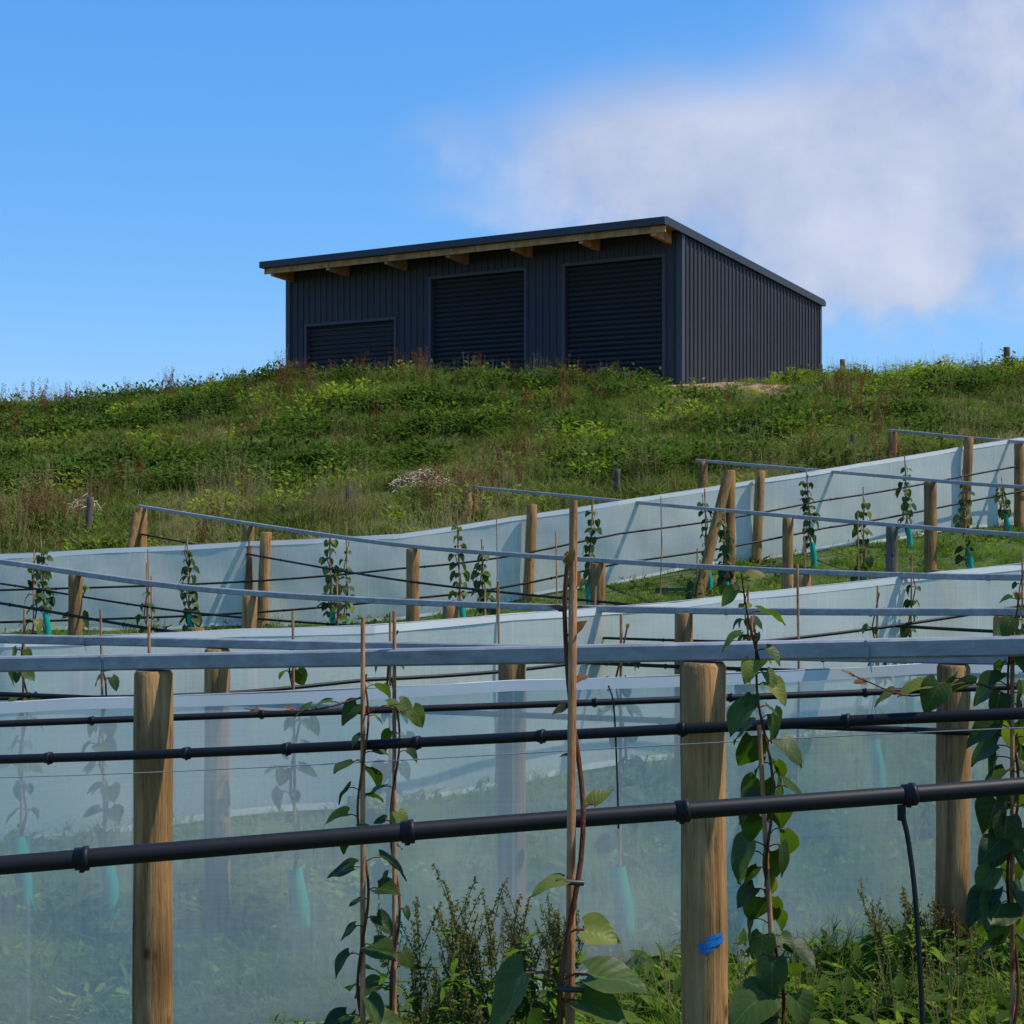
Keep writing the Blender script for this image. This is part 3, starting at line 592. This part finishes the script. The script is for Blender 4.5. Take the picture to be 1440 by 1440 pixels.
def scatter(name,x,y,scl,idx,col):
    z=ground(x,y)-.01; me=bpy.data.meshes.new(name); me.vertices.add(len(x)); me.vertices.foreach_set('co',np.stack([x,y,z],1).astype(np.float32).ravel())
    for n_,ty,v in (('rz','FLOAT',rng.uniform(0,6.28,len(x)).astype(np.float32)),('scl','FLOAT',scl.astype(np.float32)),('ti','INT',idx.astype(np.int32))):
        a=me.attributes.new(n_,ty,'POINT'); a.data.foreach_set('value',v)
    o=bpy.data.objects.new(name,me); sc.collection.objects.link(o)
    ng=bpy.data.node_groups.new(name,'GeometryNodeTree'); ng.interface.new_socket('Geometry',in_out='INPUT',socket_type='NodeSocketGeometry'); ng.interface.new_socket('Geometry',in_out='OUTPUT',socket_type='NodeSocketGeometry')
    gi=ng.nodes.new('NodeGroupInput'); go=ng.nodes.new('NodeGroupOutput'); ip=ng.nodes.new('GeometryNodeInstanceOnPoints'); ci=ng.nodes.new('GeometryNodeCollectionInfo')
    ci.inputs['Collection'].default_value=col; ci.inputs['Separate Children'].default_value=True; ci.inputs['Reset Children'].default_value=True
    def na(n_,ty):
        q=ng.nodes.new('GeometryNodeInputNamedAttribute'); q.data_type=ty; q.inputs['Name'].default_value=n_
        return [s for s in q.outputs if s.enabled and s.name=='Attribute'][0]
    cx=ng.nodes.new('ShaderNodeCombineXYZ'); L=ng.links.new
    L(gi.outputs[0],ip.inputs['Points']); L(ci.outputs[0],ip.inputs['Instance']); ip.inputs['Pick Instance'].default_value=True
    L(na('ti','INT'),ip.inputs['Instance Index']); L(na('rz','FLOAT'),cx.inputs[2]); L(cx.outputs[0],ip.inputs['Rotation']); L(na('scl','FLOAT'),ip.inputs['Scale']); L(ip.outputs[0],go.inputs[0])
    o.modifiers.new('scatter','NODES').node_group=ng; return o
def outside_shed(x,y):
    a,b_=shl(x,y); return ~((a>-14.7)&(a<.9)&(b_>-.5)&(b_<10.9))
n1y=lambda x:np.interp(x,[p[0] for p in NET1],[p[1] for p in NET1])
n=36000; x=rng.uniform(-20,22,n); y=rng.uniform(19,47,n)
k=(y>n1y(x)+.9)&outside_shed(x,y)
bare=(x>4.1)&(x<7.1)&(y>41.7+.6*np.sin(x*2.1)); k&=~(bare&(rng.random(n)<.95))
x,y=x[k],y[k]; n=len(x); r=rng.random(n); A=vn(x,y,.75,1); B=vn(x,y,1.1,2); C=vn(x,y,1.5,3)
low=np.clip((30-y)/5,0,1); right=np.clip((x-2)/6,0,1)
idx=np.where(r<.30,0,np.where(r<.45,1,7))
dry=(B+.9*low+.35*right+rng.normal(0,.45,n)>1.0)
idx=np.where(dry,np.where(rng.random(n)<.5,3,4),idx)
idx=np.where((A-.35*right+rng.normal(0,.4,n)>.45)&(y>26),2,idx)
idx=np.where((C+.7*right*np.clip((y-36)/3,0,1)+rng.normal(0,.3,n)>1.15),6,idx)
idx=np.where((vn(x,y,1.0,5)+rng.normal(0,.45,n)>.95)&(rng.random(n)<.35),5,idx)
scl=rng.uniform(.5,1.2,n)*(1+.34*vn(x,y,2.0,7)); scl=np.where(x>8,scl*.85,scl)
scl=np.where((idx==2)|(idx==6),scl*1.3,scl)
scl=np.where((x>3.7)&(x<7.5)&(y>37),np.minimum(scl,1)*.42,scl); scl=np.where((x>-.5)&(x<=3.7)&(y>37.5),scl*.8,scl)
crest=(y>37.5)&(y<41.5)&((x<3.4)|(x>8)); idx=np.where(crest&(rng.random(n)<.05),4,idx); idx=np.where(crest&(rng.random(n)<.04),5,idx)
idx=np.where((y>37)&(x<-5)&(idx==4)&(rng.random(n)<.6),0,idx)
scatter('hill_grass',x,y,np.clip(scl,.2,1.5),idx,hillC)
n=7000; x=rng.uniform(-34,34,n); y=rng.uniform(30,75,n); k=((y>47)|(x<-20)|(x>22))&outside_shed(x,y); x,y=x[k],y[k]; n=len(x)
scatter('paddock_grass',x,y,rng.uniform(.6,1.0,n),rng.choice([0,1,3,7],n),hillC)
n=40000; x=rng.uniform(-12,14,n); y=2.2+22.5*rng.random(n)**1.1
k=(y<n1y(x)+1.0)&(np.abs(x)<1.5+y*.40); x,y=x[k],y[k]; n=len(x); r=rng.random(n)
idx=np.where(r<.38,0,np.where(r<.52,1,np.where(r<.84,2,np.where(r<.92,3,np.where(r<.95,4,5)))))
n3y=lambda x:np.interp(x,[p[0] for p in NET3],[p[1] for p in NET3])
near_net=np.abs(y-n3y(x)+.1)<.35; idx=np.where(near_net&(x>.3)&(rng.random(n)<.35),4,idx)
scatter('orchard_grass',x,y,rng.uniform(.55,1.15,n)*np.where(y>8,1.0,np.where((y>6.3),1.3,np.where(x<.2,.6,.9))),idx,lawnC)
n=7000; x=rng.uniform(-2.5,3.2,n); y=rng.uniform(4.0,6.4,n); r=rng.random(n); idx=np.where(r<.35,0,np.where(r<.55,1,np.where(r<.75,2,np.where(r<.85,3,np.where(r<.88,4,5)))))
gap=vn(x,y,2.2,4); k=gap+rng.normal(0,.4,n)>-.6; x,y,idx,gap=x[k],y[k],idx[k],gap[k]; n=len(x)
scatter('verge_grass',x,y,rng.uniform(.6,1.15,n)*np.where(x>.4,1.05,.5)*(1+.15*gap),idx,lawnC)
# ------------------------------------------------------------------ light, sky, camera
S=Vector((.5,-.07,.86)).normalized(); el=math.asin(S.z); az=math.atan2(S.x,S.y)
L=bpy.data.lights.new('sun','SUN'); L.energy=4.8; L.angle=math.radians(.6); L.color=(1,.93,.81)
lo=bpy.data.objects.new('sun',L); sc.collection.objects.link(lo); lo.rotation_euler=S.to_track_quat('Z','Y').to_euler()
wd=bpy.data.worlds.new('World'); sc.world=wd; wd.use_nodes=True; nt=wd.node_tree; bg=nt.nodes['Background']; out=nt.nodes['World Output']
BS=.15
sk=N(nt,'ShaderNodeTexSky',sky_type='NISHITA'); sk.sun_disc=False; sk.sun_elevation=el; sk.sun_rotation=az; sk.altitude=200; sk.air_density=1.0; sk.dust_density=.1; sk.ozone_density=3.0
tint=mixc(nt,1.0,sk.outputs[0],(.50*.13,.80*.13,1.15*.13),'MULTIPLY')
ss=N(nt,'ShaderNodeSeparateColor'); nt.links.new(tint,ss.inputs[0]); cc=N(nt,'ShaderNodeCombineColor')
nt.links.new(mth(nt,'MULTIPLY',ss.outputs[0],1.15/BS),cc.inputs[0])
nt.links.new(mth(nt,'MULTIPLY',mth(nt,'POWER',mth(nt,'MAXIMUM',ss.outputs[1],0.0),.62),.84/BS),cc.inputs[1])
nt.links.new(mth(nt,'MULTIPLY',mth(nt,'POWER',mth(nt,'MAXIMUM',ss.outputs[2],0.0),.36),1.02/BS),cc.inputs[2])
tc=N(nt,'ShaderNodeTexCoord'); sp=N(nt,'ShaderNodeSeparateXYZ'); nt.links.new(tc.outputs['Generated'],sp.inputs[0])
ay=mth(nt,'MAXIMUM',mth(nt,'ABSOLUTE',sp.outputs[1]),.12); u=mth(nt,'DIVIDE',sp.outputs[0],ay); v=mth(nt,'DIVIDE',sp.outputs[2],ay)
cx=N(nt,'ShaderNodeCombineXYZ'); nt.links.new(u,cx.inputs[0]); nt.links.new(v,cx.inputs[1])
nz=noise(nt,cx.outputs[0],9,6,.58); nb=noise(nt,cx.outputs[0],4,2,.5,(1,1.6,1))
u2=mth(nt,'ADD',u,mth(nt,'MULTIPLY',mth(nt,'SUBTRACT',nb.outputs[0],.5),.12)); v2=mth(nt,'ADD',v,mth(nt,'MULTIPLY',mth(nt,'SUBTRACT',nz.outputs[0],.5),.10))
def blob(cu,cv,ru,rv,amp):
    a=mth(nt,'POWER',mth(nt,'DIVIDE',mth(nt,'SUBTRACT',u2,cu),ru),2); b_=mth(nt,'POWER',mth(nt,'DIVIDE',mth(nt,'SUBTRACT',v2,cv),rv),2)
    return mth(nt,'MULTIPLY',mth(nt,'EXPONENT',mth(nt,'MULTIPLY',mth(nt,'ADD',a,b_),-1)),amp)
tot=None
for q in ((.09,.215,.10,.055,1.05),(.21,.215,.13,.065,1.2),(.32,.31,.11,.06,1.05),(.32,.20,.09,.05,.8),(.23,.145,.10,.028,.8),(.33,.262,.03,.013,-.45),(-.05,.232,.035,.02,.36),(-.04,.19,.04,.012,.28),(-.9,.4,.4,.09,.9),(.9,.35,.35,.1,.9),(-.16,.115,.03,.010,.2)):
    b_=blob(*q); tot=b_ if tot is None else mth(nt,'ADD',tot,b_)
det=mth(nt,'ADD',mth(nt,'MULTIPLY',nz.outputs[0],1.5),.27)
fac=mth(nt,'MULTIPLY',tot,det); mr=N(nt,'ShaderNodeMapRange',interpolation_type='SMOOTHSTEP'); nt.links.new(fac,mr.inputs[0]); mr.inputs[1].default_value=.06; mr.inputs[2].default_value=1.25; mr.inputs[4].default_value=.90
cr_=ramp(nt,[(.35,(.45,.52,.72)),(.65,(.66,.70,.84))],nz.outputs[0])
cl=mixc(nt,1.0,cr_.outputs[0],(1/BS,1/BS,1/BS),'MULTIPLY')
nt.links.new(mixc(nt,mr.outputs[0],cc.outputs[0],cl),bg.inputs[0]); bg.inputs[1].default_value=BS
cam=bpy.data.cameras.new('camera'); co=bpy.data.objects.new('camera',cam); sc.collection.objects.link(co); co.location=(0,0,EYE); co.rotation_euler=(math.pi/2,0,0)
cam.sensor_width=36; cam.lens=55.4; cam.clip_start=.05; cam.clip_end=6000; sc.camera=co
sc.view_settings.view_transform='Standard'; sc.view_settings.look='None'; sc.view_settings.exposure=0
